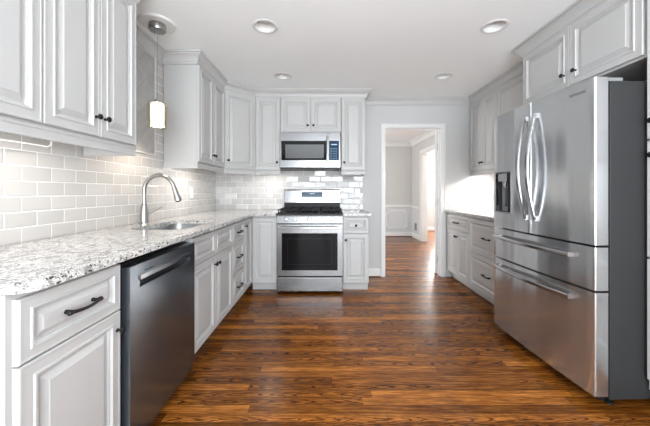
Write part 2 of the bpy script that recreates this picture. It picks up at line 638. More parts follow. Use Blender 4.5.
win_frame('window_1', 'y', WF - 0.06, -1.0, 2.0, 0.08, 2.2, 3, 1)
win_frame('added_window_2', 'x', WL - 0.06, -2.6, -0.4, 0.75, 2.15, 2, 2)  # unseen window, put in for more even light
win_frame('added_window_3', 'x', DX0 - 0.06, 4.9, 6.7, 0.6, 2.2, 2, 2)  # unseen window, put in to carry the dining room fill
win_frame('window_4', 'x', 4.44, 5.6, 7.6, 0.3, 2.3, 2, 2)
win_frame('window_5', 'y', 8.525, 3.25, 4.2, 0.8, 2.2, 1, 2)

# crown moulding: one mitred run over the cabinets and walls
CROWN = [(0, 2.335), (0.010, 2.335), (0.010, 2.352), (0.016, 2.356), (0.020, 2.372), (0.030, 2.390), (0.046, 2.404), (0.056, 2.410),
         (0.056, 2.420), (0.066, 2.424), (0.066, CZ - 0.001), (0, CZ - 0.001)]
UF = -1.190       # body front of the left upper cabinets
struct(B().sweep([(UF, 0.78), (UF, 1.803), (WL, 1.803), (WL, 2.658), (UF, 2.658), (UF, 3.342), (-0.885, 3.635), (0.497, 3.635), (0.497, WB),
                  (1.975, WB), (1.975, 2.545), (1.735, 2.545), (1.735, 0.75)], CROWN).to('trim_1', M['cab']), 'stepped white crown moulding along the cabinet tops')
DCROWN = [(0, 2.32), (0.012, 2.32), (0.016, 2.35), (0.05, 2.41), (0.07, 2.415), (0.07, CZ - 0.001), (0, CZ - 0.001)]
struct(B().sweep([(DX0, 4.2), (DX0, DY1), (DX1, DY1), (DX1, 4.2)], DCROWN).to('trim_2', M['trim']), 'white crown moulding of the dining room')

# door casing (kitchen side), jamb and threshold
def casing(b, x0, x1, ztop, y, w, t):
    """flat casing with a raised back band round an opening in a wall facing -y"""
    for s, xa in ((-1, x0), (1, x1)):
        a, c = (xa - w, xa) if s < 0 else (xa, xa + w)
        b.box(a, c, y - t, y, 0, ztop + w)
        e = (a, a + .014) if s < 0 else (c - .014, c)
        b.box(e[0], e[1], y - t - .007, y - t, 0, ztop + w)
    b.box(x0, x1, y - t, y, ztop, ztop + w)
    b.box(x0 - w + .014, x1 + w - .014, y - t - .007, y - t, ztop + w - .014, ztop + w)


b = B()
casing(b, OX0, OX1, OZ, WB - 0.001, 0.056, 0.016)
b.box(OX0 - 0.018, OX0, WB, WB + 0.12, 0, OZ + .018)
b.box(OX1, OX1 + 0.018, WB, WB + 0.12, 0, OZ + .018)
b.box(OX0, OX1, WB, WB + 0.12, OZ, OZ + .018)
b.box(OX0, OX0 + 0.012, WB + .035, WB + 0.075, 0, OZ)
b.box(OX1 - 0.012, OX1, WB + .035, WB + 0.075, 0, OZ)
b.box(OX0 + .012, OX1 - .012, WB + .035, WB + 0.075, OZ - .012, OZ)
door1 = struct(b.to('door_1', M['trim'], smooth=False, bevel=.002), 'white cased doorway to the dining room')

# open door leaf, swung back into the dining room and seen on edge
leaf = thing('door_2', 'white door swung open into the dining room, seen edge on', 'door', (1.569, WB + 0.1205, 0.012), math.atan2(1.0, 0.402))
leaf['kind'] = 'structure'
del leaf['category']
lb = B()
lb.panel(0.0, 0.74, 0.0, 2.0, [(0, .0), (0, -.001), (0.11, -.001), (0.12, .006), (0.14, .006), (.155, .002)])
lb.box(0.0, 0.74, 0.001, 0.035, 0.0, 2.0)
lb.to('panel', M['trim'], leaf, smooth=False)
for z in (0.2, 1.0, 1.78):
    B().lathe([(.006, -.05), (.006, .05)], (-0.006, -.004, z), 'z', 10).to('hinge', M['nickel'], leaf)
B().lathe([(.008, 0), (.008, .06), (.013, .061), (.013, .075)], (-0.012, -.02, .03), 'x', 12).to('door_stop', M['black'], leaf)

# baseboards
def base(name, x0, x1, y, mat=None):
    b = B()
    b.box(x0, x1, y - .014, y, 0, .10)
    b.box(x0, x1, y - .009, y, .10, .115)
    o = struct(b.to(name, mat or M['trim'], smooth=False, bevel=.003))
    B().box(x0, x1, y - .026, y - .0145, 0, .014).to('shoe_moulding', M['shoe'], o, bevel=.004)
    return o


base('baseboard_back', 0.502, OX0 - 0.058, WB - 0.001)
base('baseboard_dining_far', DX0, DX1, DY1 - .001)
base('baseboard_hall_far', DX1 + .12, 3.2, 8.499)
b = B()
b.box(DX1 - .015, DX1 - .001, 6.78, DY1 - .03, 0, .10); b.box(DX1 - .010, DX1 - .001, 6.78, DY1 - .03, .10, .115)
b.box(DX1 - .015, DX1 - .001, 4.2, 5.46, 0, .10); b.box(DX1 - .010, DX1 - .001, 4.2, 5.46, .10, .115)
struct(b.to('baseboard_dining_right', M['trim'], smooth=False, bevel=.003))

# dining opening casing towards the hall
b = B()
for y0, y1 in ((5.46, 5.55), (6.70, 6.79)):
    b.box(DX1 - .018, DX1 - .001, y0, y1, 0, 2.12)
b.box(DX1 - .018, DX1 - .001, 5.55, 6.70, 2.03, 2.12)
for y0, y1 in ((5.55, 5.565), (6.685, 6.70)):
    b.box(DX1 - .0005, DX1 + .13, y0, y1, 0, 2.03)
b.box(DX1 - .0005, DX1 + .13, 5.565, 6.685, 2.015, 2.03)
struct(b.to('door_3', M['trim'], smooth=False, bevel=.003), 'white cased opening from dining room to hall')

# wainscot: chair rail, painted dado and picture-frame moulding with cut corners
b = B()
b.box(DX0, DX1 - .006, DY1 - .006, DY1 - .0015, .116, .76)
b.box(DX1 - .006, DX1 - .0015, 6.80, DY1 - .0065, .116, .76)
struct(b.to('trim_3', M['wains'], smooth=False), 'grey painted dado of the dining room')
b = B()
b.box(DX0, DX1 - .03, DY1 - .03, DY1 - .007, .765, .79); b.box(DX0, DX1 - .02, DY1 - .02, DY1 - .007, .745, .765); b.box(DX0, DX1 - .02, DY1 - .02, DY1 - .007, .79, .81)
b.box(DX1 - .03, DX1 - .007, 6.80, DY1 - .007, .765, .79); b.box(DX1 - .02, DX1 - .007, 6.80, DY1 - .007, .745, .765)
struct(b.to('trim_4', M['trim'], smooth=False, bevel=.004), 'white chair rail of the dining room')


def pic_frame(x0, x1):
    b = B()
    z0, z1, c = .20, .66, .07
    pts = [(x0 + c, z0), (x1 - c, z0), (x1, z0 + c), (x1, z1 - c), (x1 - c, z1), (x0 + c, z1), (x0, z1 - c), (x0, z0 + c)]
    loops = []
    cx, cz = (x0 + x1) / 2, (z0 + z1) / 2
    for k in range(9):
        x, z = pts[k % 8]
        sx, sz = (1 if x < cx else -1), (1 if z < cz else -1)
        ring = []
        for o, d in ((0, 0), (.004, .014), (.016, .016), (.022, 0)):
            ring.append((x + sx * o, DY1 - .006 - d, z + sz * o))
        loops.append(ring)
    b.rings(loops, False, False)
    return b


for i, (x0, x1) in enumerate(((-0.3, .55), (.70, 1.42), (1.56, 2.10))):
    struct(pic_frame(x0, x1).to('trim_%d' % (5 + i), M['trim'], smooth=False), 'cut-corner frame moulding on the dado')

# tile
b = B().box(WL, WL + 0.008, 0.79, WB - .009, 0.9155, CZ - .002)
struct(b.to('wall_left_tile', M['ltile'], smooth=False), 'pale subway tile on the left wall')
b = B().box(WL + .0085, 0.50, WB - 0.008, WB - .0005, 0.9155, 1.62)
struct(b.to('wall_back_tile', M['btile'], smooth=False), 'glossy grey subway tile behind the range')
b = B().box(WL + .0085, WL + .014, 1.804, 2.520, 1.492, 2.33)
struct(b.to('trim_8', M['mtile'], smooth=False), 'grey marble tile field over the sink')
b = B().box(WL + .0085, WL + .020, 2.521, 2.537, 1.476, 2.33).box(WL + .0085, WL + .020, 1.804, 2.521, 1.476, 1.491)
struct(b.to('trim_9', M['liner'], smooth=False, bevel=.004), 'marble pencil liner framing the tile field')

# ------------------------------------------------------------------ cabinet hardware and fronts
DOORP = [(0, 0), (0, -.0175), (.003, -.021), (.010, -.021), (.012, -.0195), (.040, -.0195), (.0425, -.0245), (.049, -.0245), (.053, -.0165), (.058, -.0145), (.060, -.008), (.068, -.008), (.070, -.0095), (.090, -.0185), (.0915, -.0205), (.096, -.0205)]


def front(parent, name, x0, x1, z0, z1, hw=None, at=None):
    """raised-panel door or drawer front, with its knob or pull"""
    w_, h_ = x1 - x0, z1 - z0
    k = min(1.0, 0.40 * min(w_, h_) / .096)
    prof = [(i * k if n > 2 else i, y) for n, (i, y) in enumerate(DOORP)]
    o = B().panel(0, w_, 0, h_, prof).to(name, M['cab'], parent, smooth=False, loc=(x0, -.0005, z0))
    if hw:
        hx, hz = (at[0] - x0, at[1] - z0) if at else (w_ / 2, h_ / 2)
        if hw == 'knob':
            kb = B().lathe([(.0075, -.0195), (.0075, -.0225), (.0045, -.026), (.0045, -.034), (.011, -.037), (.0145, -.042), (.0145, -.046), (.011, -.0495), (.004, -.051)], (hx, 0, hz), 'y', 18)
            kb.to('knob', M['black'], o)
        else:
            L = .062
            pts = []
            for i in range(17):
                t = -1 + 2 * i / 16
                pts.append((hx + t * L, -.046 - .006 * math.cos(t * PI / 2) + .004 * abs(t) ** 3, hz - .004 * math.cos(t * PI / 2)))
            pb = B().tube(pts, [.0055 + .0022 * abs(-1 + 2 * i / 16) ** 4 for i in range(17)], 10)
            for s in (-1, 1):
                pb.lathe([(.0075, -.0195), (.0065, -.028), (.0055, -.045)], (hx + s * (L - .008), 0, hz), 'y', 12)
                pb.lathe([(.003, -.010), (.008, -.006), (.009, 0), (.008, .006), (.003, .010)], (hx + s * L, -.043, hz), 'x', 12)
            pb.to('pull_handle', M['black'], o)
    return o


BASE_TOP, TOE = 0.8835, 0.105


def base_cabinet(label, loc, rotz, w_, depth, fronts, toe_in=.075, end=None, group=None, shoe=False):
    t = thing('base_cabinet', label, 'cabinet', loc, rotz, group)
    b = B()
    g = .001
    b.box(g, .018, .019, depth, TOE, BASE_TOP)
    b.box(w_ - .018, w_ - g, .019, depth, TOE, BASE_TOP)
    b.box(.018, w_ - .018, .019, depth, TOE, TOE + .018)
    b.box(.018, w_ - .018, depth - .012, depth, TOE + .018, BASE_TOP)
    b.box(g, w_ - g, 0, .019, TOE, BASE_TOP)
    b.to('carcass', M['cab'], t, smooth=False)
    B().box(g, w_ - g, toe_in, toe_in + .018, .001, TOE - .0005).to('toe_kick', M['cab'], t, smooth=False)
    if shoe:
        B().box(g, w_ - g, toe_in - .013, toe_in - .0005, .001, .017).to('shoe_moulding', M['shoe'], t, bevel=.005)
    if end == 'left':
        b = B().box(-.012, .0005, 0, depth, .001, BASE_TOP)
        b.to('end_panel', M['cab'], t, smooth=False)
    for name, x0, x1, z0, z1, hw, at in fronts:
        front(t, name, x0, x1, z0, z1, hw, at)
    return t


def rail_mesh(x0, x1, z, y0=-.012, h=.058, returns=None):
    b = B()
    prof = [(-.004, z), (-.010, z - .010), (-.010, z - .016), (-.004, z - .022), (-.004, z - .044), (-.010, z - h), (.012, z - h), (.012, z)]
    b.rings([[(x0, y, zz) for y, zz in prof], [(x1, y, zz) for y, zz in prof]])
    for xr, depth in returns or ():
        b.box(xr - .009, xr + .009, .013, depth, z - h, z - .0005)
    return b


def upper_cabinet(label, loc, rotz, w_, depth, z0, z1, fronts, rail=True, group=None, returns=None, bottom_rail=None):
    t = thing('wall_cabinet', label, 'cabinet', loc, rotz, group)
    B().box(.001, w_ - .001, 0, depth, z0, z1).to('carcass', M['cab'], t, smooth=False)
    if rail:
        rail_mesh(.001, w_ - .001, z0 - .0005, returns=returns).to('light_rail', M['cab'], t, smooth=False)
    for name, x0, x1, za, zb, hw, at in fronts:
        front(t, name, x0, x1, za, zb, hw, at)
    return t


BL = -0.875          # body front of the left base run
R90 = PI / 2
DZ = (.108, .6755)    # doors of base cabinets
WZ = (.680, .866)    # top drawers

base_cabinet('white base cabinet with a drawer over one door, beside the dishwasher', (BL, 0.800, 0), R90, .405, .60,
             [('drawer', .004, .402, *WZ, 'pull', None), ('door', .004, .402, *DZ, 'knob', (.383, .60))], end='left')
base_cabinet('white sink base cabinet with two false drawers over two doors', (BL, 1.838, 0), R90, .797, .60,
             [('drawer_front', .003, .3965, *WZ, None, None), ('drawer_front', .4005, .794, *WZ, None, None),
              ('door', .003, .3965, *DZ, 'knob', (.372, .61)), ('door', .4005, .794, *DZ, 'knob', (.434, .61))])
base_cabinet('white base cabinet with three stacked drawers and black pulls', (BL, 2.636, 0), R90, .374, .60,
             [('drawer', .002, .372, *WZ, 'pull', None), ('drawer', .002, .372, .394, .6755, 'pull', None), ('drawer', .002, .372, .108, .3895, 'pull', None)])
base_cabinet('narrow one-door white base cabinet in the corner right of the three drawers', (BL, 3.011, 0), R90, .335, .60,
             [('door', .003, .312, .108, .866, 'knob', (.035, .80))])
base_cabinet('white base cabinet with one tall door, left of the range', (-0.872, 3.36, 0), 0, .306, .56,
             [('door', .022, .302, .108, .866, None, None)])
base_cabinet('small white base cabinet with drawer and door, right of the range', (0.195, 3.36, 0), 0, .302, .56,
             [('drawer', .003, .299, *WZ, 'knob', None), ('door', .003, .299, *DZ, 'knob', (.034, .605))])
RB = 1.66
base_cabinet('white base cabinet with drawer over two doors, beside the doorway', (RB, 3.925, 0), -R90, .605, .58,
             [('drawer', .006, .602, *WZ, 'pull', None), ('door', .006, .302, *DZ, 'knob', (.278, .60)), ('door', .306, .602, *DZ, 'knob', (.330, .60))], toe_in=.05, shoe=True)
base_cabinet('white base cabinet with two deep drawers, beside the refrigerator', (RB, 3.319, 0), -R90, .76, .58,
             [('drawer', .003, .756, .4925, .866, 'pull', None), ('drawer', .003, .756, .108, .4885, 'pull', None)], toe_in=.05, shoe=True)

# upper cabinets
UZ0, UZ1 = 1.432, 2.439
UD = (1.435, 2.333)
upper_cabinet('white three-door wall cabinet nearest the camera over the left counter', (UF, 0.800, 0), R90, 1.002, .305, 1.447, UZ1,
              [('door', .003, .394, 1.451, UD[1], 'knob', (.05, 1.548)), ('door', .399, .698, 1.451, UD[1], 'knob', (.670, 1.548)), ('door', .702, .984, 1.451, UD[1], 'knob', (.728, 1.548))], returns=[(.990, .305)])
upper_cabinet('white two-door wall cabinet with plain side panel, right of the sink', (UF, 2.661, 0), R90, .680, .305, 1.438, UZ1,
              [('door', .004, .337, 1.441, UD[1], 'knob', (.312, 1.535)), ('door', .341, .676, 1.441, UD[1], 'knob', (.366, 1.535))], returns=[(.010, .305)])
# diagonal corner cabinet: five-sided body
t = thing('wall_cabinet', 'white diagonal corner wall cabinet with one door', 'cabinet', (0, 0, 0))
ca, cb = (UF + .001, 3.343), (-0.887, 3.634)
B().prism([ca, cb, (cb[0], 3.935), (WL + .012, 3.935), (WL + .012, ca[1])], UZ0, UZ1).to('carcass', M['cab'], t, smooth=False)
ang = math.atan2(cb[1] - ca[1], cb[0] - ca[0])
clen = math.hypot(cb[1] - ca[1], cb[0] - ca[0])
for nm in ('door', 'light_rail'):
    if nm == 'door':
        o = front(t, 'door', 0, clen - .024, UD[0], UD[1], 'knob', (.034, 1.527))
        o.location = (ca[0] + math.cos(ang) * .012 + math.sin(ang) * .0005, ca[1] + math.sin(ang) * .012 - math.cos(ang) * .0005, UD[0])
    else:
        o = rail_mesh(.004, clen - .004, UZ0 - .0005).to('light_rail', M['cab'], t, smooth=False)
        o.location = (ca[0], ca[1], 0)
    o.rotation_euler = (0, 0, ang)
UB = 3.636
upper_cabinet('tall narrow white wall cabinet, left of the microwave', (-0.885, UB, 0), 0, .312, .295, UZ0, UZ1,
              [('door', .003, .309, *UD, 'knob', (.276, 1.527))])
upper_cabinet('short white two-door wall cabinet over the microwave', (-0.572, UB, 0), 0, .762, .295, 1.905, UZ1,
              [('door', .003, .379, 1.908, UD[1], 'knob', (.345, 1.988)), ('door', .383, .759, 1.908, UD[1], 'knob', (.415, 1.988))], rail=False)
upper_cabinet('tall narrow white wall cabinet, right of the microwave', (0.191, UB, 0), 0, .305, .295, UZ0, UZ1,
              [('door', .003, .302, *UD, 'knob', (.036, 1.527))], returns=[(.296, .29)])
upper_cabinet('white two-door wall cabinet in the corner beside the doorway', (1.975, 3.945, 0), -R90, .628, .285, UZ0, UZ1,
              [('door', .014, .322, *UD, 'knob', (.300, 1.527)), ('door', .326, .625, *UD, 'knob', (.350, 1.527))])
upper_cabinet('white wall cabinet with wide door, partly hidden behind the refrigerator', (1.975, 3.316, 0), -R90, .765, .285, UZ0, UZ1,
              [('door', .003, .755, *UD, 'knob', (.72, 1.527))])
upper_cabinet('deep white two-door cabinet over the refrigerator', (1.735, 2.545, 0), -R90, .985, .525, 1.895, UZ1,
              [('door', .030, .507, 1.908, UD[1], 'knob', (.462, 2.00)), ('door', .511, .980, 1.908, UD[1], 'knob', (.560, 2.00))], rail=False)
# tall pantry at the right edge
t = thing('pantry_cabinet', 'tall white pantry cabinet at the right edge beside the refrigerator', 'cabinet', (1.735, 1.553, 0), -R90)
B().box(.001, .70, 0, .525, .105, UZ1).to('carcass', M['cab'], t, smooth=False)
B().box(.001, .70, .06, .078, .001, .1045).to('toe_kick', M['cab'], t, smooth=False)
front(t, 'door', .008, .69, 1.447, UD[1], 'knob', (.045, 1.54))
front(t, 'door', .008, .69, .818, 1.437, 'knob', (.045, 1.36))
front(t, 'drawer', .008, .69, .165, .808, 'pull', None)

# ------------------------------------------------------------------ countertops
CT0, CT1 = 0.8845, 0.9145
cx = -0.82
outer = [(WL + .0015, .788)] + arc(cx - .07, .788 + .07, .07, -PI / 2, 0, 8) + [(cx, 3.285)] + [(-0.573, 3.285), (-0.573, WB - .0015), (WL + .0015, WB - .0015)]
sinkcut = rrect(-1.330, -0.945, 1.905, 2.515, .09, 8)
o = B().prism(outer, CT0, CT1, [sinkcut[::-1]]).to('countertop', M['granite'], smooth=False, bevel=.005, seg=3)
tag(o, 'speckled white granite worktop running along the left wall round to the range', 'countertop')
o = B().box(.195, .520, 3.285, WB - .0015, CT0, CT1).to('countertop', M['granite'], smooth=False, bevel=.005, seg=3)
tag(o, 'small piece of granite worktop right of the range', 'countertop')
o = B().box(1.612, WR - .0015, 2.565, WB - .0015, CT0, CT1).to('countertop', M['granite'], smooth=False, bevel=.005, seg=3)
tag(o, 'granite worktop on the right between doorway and refrigerator', 'countertop')

# ------------------------------------------------------------------ sink and faucet
t = thing('sink', 'undermount stainless steel sink set into the left worktop', 'sink', (-1.1375, 2.21, CT0))
b = B()
loops = []
for r_, z in ((.022, -.001), (.0, -.001), (.0, -.02), (.006, -.10), (.014, -.165), (.04, -.185), (.09, -.190)):
    s = .006 + (.022 if r_ == .022 and z == -.001 and not loops else -r_)
    loops.append([(x, y, z) for x, y in rrect(-.1925 - s, .1925 + s, -.305 - s, .305 + s, max(.02, .09 + s), 8)])
b.rings(loops, False, True)
o = b.to('bowl', M['sink'], t)
sd = o.modifiers.new('thickness', 'SOLIDIFY'); sd.thickness = .0015; sd.offset = 1
B().lathe([(.042, -.1895), (.042, -.187), (.034, -.186), (.028, -.1885)], (0, 0.05, 0), 'z', 20).to('drain', M['bright'], t)

t = thing('faucet', 'brushed nickel gooseneck pull-down faucet behind the sink', 'faucet', (-1.428, 2.27, CT1 + .0005))
B().lathe([(.034, 0), (.034, .006), (.030, .012), (.0295, .04), (.027, .09), (.0225, .135), (.018, .150), (.0155, .160)], n=24).to('body', M['nickel'], t)
pts = [(0, 0, .150), (0, 0, .20), (0, 0, .26)]
R = .118
for i in range(1, 15):
    a = PI - (PI * .93) * i / 14
    pts.append((R + R * math.cos(a), 0, .26 + R * math.sin(a)))
B().tube(pts, .0150, 16).to('spout', M['nickel'], t)
e = Vector(pts[-1]); d = (Vector(pts[-1]) - Vector(pts[-2])).normalized()
B().tube([e, e + d * .006, e + d * .012, e + d * .05, e + d * .085, e + d * .115, e + d * .118], [.0150, .0175, .0175, .019, .0235, .0255, .021], 18).to('spray_head', M['nickel'], t)
B().tube([e + d * .118, e + d * .121], [.019, .017], 18).to('spray_nozzle', M['black'], t)
h = B().lathe([(.017, .018), (.017, .034), (.012, .040)], (0, 0, .075), 'y', 16)
h.tube([(0, .036, .075), (.030, .060, .095), (.062, .085, .118), (.085, .100, .132)], [.011, .010, .0085, .009], 12)
h.to('lever', M['nickel'], t)

# ------------------------------------------------------------------ dishwasher
t = thing('dishwasher', 'stainless steel dishwasher under the left worktop', 'dishwasher', (BL, 1.213, 0), R90)
B().box(.004, .618, .012, .57, .10, .850).to('tub', M['black'], t, smooth=False)
b = B().box(.006, .614, -.006, .0115, .10, .846)
b.to('door_core', M['black'], t, smooth=False)
dz0, dz1 = .105, .846
y0 = -.046
# front skin with the pocket cut out of it
b = B()
pk = (.075, .548, .742, .792)
b.rings([[(x, z, .0) for x, z in ()]] if False else [[(.010, y0, dz0), (.610, y0, dz0), (.610, y0, pk[2]), (.010, y0, pk[2])], [(.010, -.0065, dz0), (.610, -.0065, dz0), (.610, -.0065, pk[2]), (.010, -.0065, pk[2])]])
b.box(.010, .610, y0, -.0065, pk[3], dz1)
b.box(.010, pk[0], y0, -.0065, pk[2], pk[3])
b.box(pk[1], .610, y0, -.0065, pk[2], pk[3])
dd = b.to('door', M['steeld'], t, smooth=False)
B().box(pk[0] + .0005, pk[1] - .0005, -.016, -.0068, pk[2] + .0005, pk[3] - .0005).to('pocket_back', M['black'], dd, smooth=False)
b = B()
b.rings([[(x, y, z) for y, z in ((y0 - .006, pk[3] + .004), (y0 - .006, pk[3] - .016), (y0 + .004, pk[3] - .024), (y0 + .008, pk[3] - .022), (y0 + .001, pk[3] - .012), (y0 - .0005, pk[3] + .004))] for x in (pk[0] - .004, pk[1] + .004)])
b.to('pocket_handle', M['bright'], dd, smooth=False)
B().box(.110, .175, y0 - .001, y0 - .0002, .806, .811).to('badge', M['black'], dd, smooth=False)
B().box(.012, .608, .03, .045, .002, .0995).to('toe_panel', M['black'], t, smooth=False)
B().box(.010, .610, -.030, .011, .045, .1045).to('lower_panel', M['steeld'], t, smooth=False, bevel=.002)

# ------------------------------------------------------------------ range
RX, RY = -.186, 3.285
t = thing('gas_range', 'stainless steel gas range with five knobs under the microwave', 'stove', (RX, RY, 0))
hw = .376
B().box(-hw, hw, .045, .655, .022, .895).to('body', M['dgrey'], t, smooth=False)
for sx in (-1, 1):
    for y in (.08, .60):
        B().lathe([(.018, .001), (.018, .0215)], (sx * .33, y, 0), 'z', 12).to('foot', M['black'], t)
b = B().box(-hw, hw, .0, .0445, .026, .186)
dr = b.to('drawer', M['steelx'], t, smooth=False, bevel=.006)
b = B()
# door frame round its window
wx, wz0, wz1 = .318, .268, .690
b.box(-hw, -wx, .0, .0445, .205, .790); b.box(wx, hw, .0, .0445, .205, .790)
b.box(-wx, wx, .0, .0445, .205, wz0); b.box(-wx, wx, .0, .0445, wz1, .790)
dd = b.to('door', M['steelx'], t, smooth=False)
B().box(-wx + .0005, wx - .0005, .003, .040, wz0 + .0005, wz1 - .0005).to('window', M['bglass'], dd, smooth=False)
b = B()
for a, c, e_, f in ((-.25, .25, .335, .337), (-.25, .25, .625, .627)):
    b.box(a, c, .0022, .0028, e_, f)
for a in (-.251, .249):
    b.box(a, a + .002, .0022, .0028, .335, .627)
b.to('window_border', M['dgrey'], dd, smooth=False)
b = B().ribbon([(x, -.048 - .012 * math.cos(x / .35 * PI / 2), .757) for x in [(-.352 + .704 * i / 24) for i in range(25)]], (0, 0, 1), .0115, .009)
for s in (-1, 1):
    b.box(s * .338 - .012, s * .338 + .012, -.052, -.0005, .747, .767)
b.to('handle', M['bright'], dd)
b = B().rings([[(x, y, z) for y, z in ((.0, .800), (.0, .808), (.012, .880), (.022, .900), (.0445, .900), (.0445, .800))] for x in (-hw, hw)])
cp = b.to('control_panel', M['steelx'], t, smooth=False, bevel=.002)
for x in (-.266, -.167, -.002, .152, .266):
    k = B().lathe([(.026, .004), (.026, -.004), (.022, -.006), (.0205, -.030), (.018, -.034), (.004, -.035)], (x, .002, .850), 'y', 22)
    k.box(x - .003, x + .003, -.038, -.033, .836, .866)
    k.to('knob', M['bright'], t)
b = B().box(-hw, hw, .046, .592, .8955, .912)
b.box(-hw, hw, .024, .046, .9005, .912)
b.to('cooktop', M['black'], t, smooth=False, bevel=.003)
for x, y, r_ in ((-.25, .17, .045), (-.25, .44, .036), (0, .31, .05), (.25, .17, .05), (.25, .44, .036)):
    B().lathe([(r_, .9125), (r_, .920), (r_ * .75, .924), (r_ * .75, .930), (r_ * .2, .932)], (x, y, 0), 'z', 20).to('burner', M['iron'], t)
for gx in (-.249, 0, .249):
    b = B()
    a0, a1, c0, c1 = gx - .120, gx + .120, .05, .575
    zt, zb = .957, .944
    for y in (c0, .31, c1 - .012):
        b.box(a0, a1, y, y + .012, zb, zt)
    for x in (a0, gx - .006, a1 - .012):
        b.box(x, x + .012, c0, c1, zb, zt)
    for y in (.17, .44):
        b.box(a0, gx - .03, y - .005, y + .005, zb, zt)
        b.box(gx + .03, a1, y - .005, y + .005, zb, zt)
    for x in (a0, a1 - .012):
        for y in (c0, .31, c1 - .012):
            b.box(x, x + .012, y, y + .012, .9125, zb)
    b.to('grate', M['iron'], t, smooth=False)
B().box(-hw, hw, .600, .655, .8955, 1.012).to('rear_vent', M['black'], t, smooth=False)
b = B().rings([[(x, y, z) for y, z in ((.580, 1.0125), (.588, 1.180), (.600, 1.190), (.655, 1.190), (.655, 1.0125))] for x in (-hw, hw)])
bg = b.to('backguard', M['steelx'], t, smooth=False, bevel=.004)
b = B().rings([[(x, y, z) for y, z in ((.5815, 1.085), (.584, 1.158), (.590, 1.158), (.590, 1.085))] for x in (-.142, .142)])
o = b.to('display', M['disp'], bg, smooth=False)
B().box(-.030, .030, .5805, .5818, 1.130, 1.140).to('clock_readout', M['digit'], o, smooth=False)
b = B()
for i in range(10):
    b.box(-.125 + i * .026, -.110 + i * .026, .5805, .5817, 1.098, 1.103)
b.to('button_marks', M['digit'], o, smooth=False)

# ------------------------------------------------------------------ microwave
t = thing('microwave_oven', 'stainless steel over-the-range microwave oven hung under a cabinet', 'microwave', (-.1945, 3.56, 0))
mw_, mz0, mz1 = .372, 1.462, 1.893
B().box(-mw_, mw_, .031, .375, mz0, mz1 + .008).to('body', M['dgrey'], t, smooth=False)
B().box(-mw_ + .004, mw_ - .004, .010, .370, mz0 - .018, mz0 - .0005).to('vent_base', M['black'], t, smooth=False)
dx1 = .232
b = B()
b.box(-mw_, dx1, 0, .0305, mz1 - .105, mz1)
b.box(-mw_, dx1, 0, .0305, mz0, mz0 + .088)
b.box(-mw_, -mw_ + .016, 0, .0305, mz0 + .088, mz1 - .105)
b.box(dx1 - .018, dx1, 0, .0305, mz0 + .088, mz1 - .105)
dd = b.to('door', M['steelx'], t, smooth=False)
B().box(-mw_ + .0165, dx1 - .0185, .003, .028, mz0 + .0885, mz1 - .1055).to('window_surround', M['bglass'], dd, smooth=False)
B().box(-mw_ + .065, dx1 - .065, .001, .0029, mz0 + .112, mz1 - .150).to('window', M['ggl'], dd, smooth=False)
b = B().tube([(dx1 - .022, -.034, mz0 + .045), (dx1 - .022, -.038, mz0 + .12), (dx1 - .022, -.040, (mz0 + mz1) / 2), (dx1 - .022, -.038, mz1 - .13), (dx1 - .022, -.034, mz1 - .05)], .010, 14)
for z in (mz0 + .06, mz1 - .065):
    b.tube([(dx1 - .022, -.034, z), (dx1 - .022, -.0005, z)], .008, 12)
b.to('handle', M['bright'], dd)
b = B()
b.box(dx1 + .003, mw_, 0, .0305, mz1 - .105, mz1)
b.box(dx1 + .003, mw_, 0, .0305, mz0, mz0 + .088)
b.box(mw_ - .018, mw_, 0, .0305, mz0 + .088, mz1 - .105)
cp = b.to('control_panel', M['steelx'], t, smooth=False)
o = B().box(dx1 + .003, mw_ - .0185, .002, .028, mz0 + .0885, mz1 - .1055).to('display', M['disp'], cp, smooth=False)
B().box(.258, .330, .0008, .0019, mz1 - .156, mz1 - .144).to('clock_readout', M['digit'], o, smooth=False)
for r_ in range(5):
    for c_ in range(3):
        b = B()
        b.box(.250 + c_ * .032, .264 + c_ * .032, .0008, .0019, 1.568 + r_ * .030, 1.575 + r_ * .030)
        b.to('key', M['digit'], o, smooth=False)

# ------------------------------------------------------------------ refrigerator
FW = .895
yaw = math.radians(1.8)
t = thing('refrigerator', 'stainless steel four-door refrigerator with ice and water dispenser', 'refrigerator', (1.490, 2.443, 0), -R90 + yaw)
B().box(.006, FW - .006, .010, .70, .045, 1.765).to('case', M['dgrey'], t, smooth=False, bevel=.004)
for x in (.05, FW - .05):
    for y in (.05, .62):
        B().lathe([(.022, .001), (.022, .012), (.012, .016), (.012, .0445)], (x, y, 0), 'z', 14).to('foot', M['black'], t)
B().box(.03, FW - .03, -.03, .009, .030, .062).to('kick_grille', M['black'], t, smooth=False)
for x in (.02, FW - .11):
    B().box(x, x + .09, -.045, .10, 1.7655, 1.788).to('hinge_cover', M['mgrey'], t, smooth=False, bevel=.004)


def bow(x):
    u = x / FW * 2 - 1
    return -.078 - .014 * (1 - u * u)


def fdoor(x0, x1, z0, z1, outer0, outer1):
    """door or drawer slab with bowed front; rounded vertical edges on its outer sides"""
    n = 18
    pts = []
    for i in range(n + 1):
        x = x0 + (x1 - x0) * i / n
        pts.append((x, bow(x)))
    r = .012
    out = [(x0, -.004), (x0, bow(x0) + r)] + [(x0 + r * (1 - math.cos(a)), bow(x0) + r * (1 - math.sin(a))) for a in (.4, .8, 1.2)]
    out += [p for p in pts if x0 + r < p[0] < x1 - r]
    out += [(x1 - r * (1 - math.cos(a)), bow(x1) + r * (1 - math.sin(a))) for a in (1.2, .8, .4)] + [(x1, bow(x1) + r), (x1, -.004)]
    return B().prism(out, z0, z1)


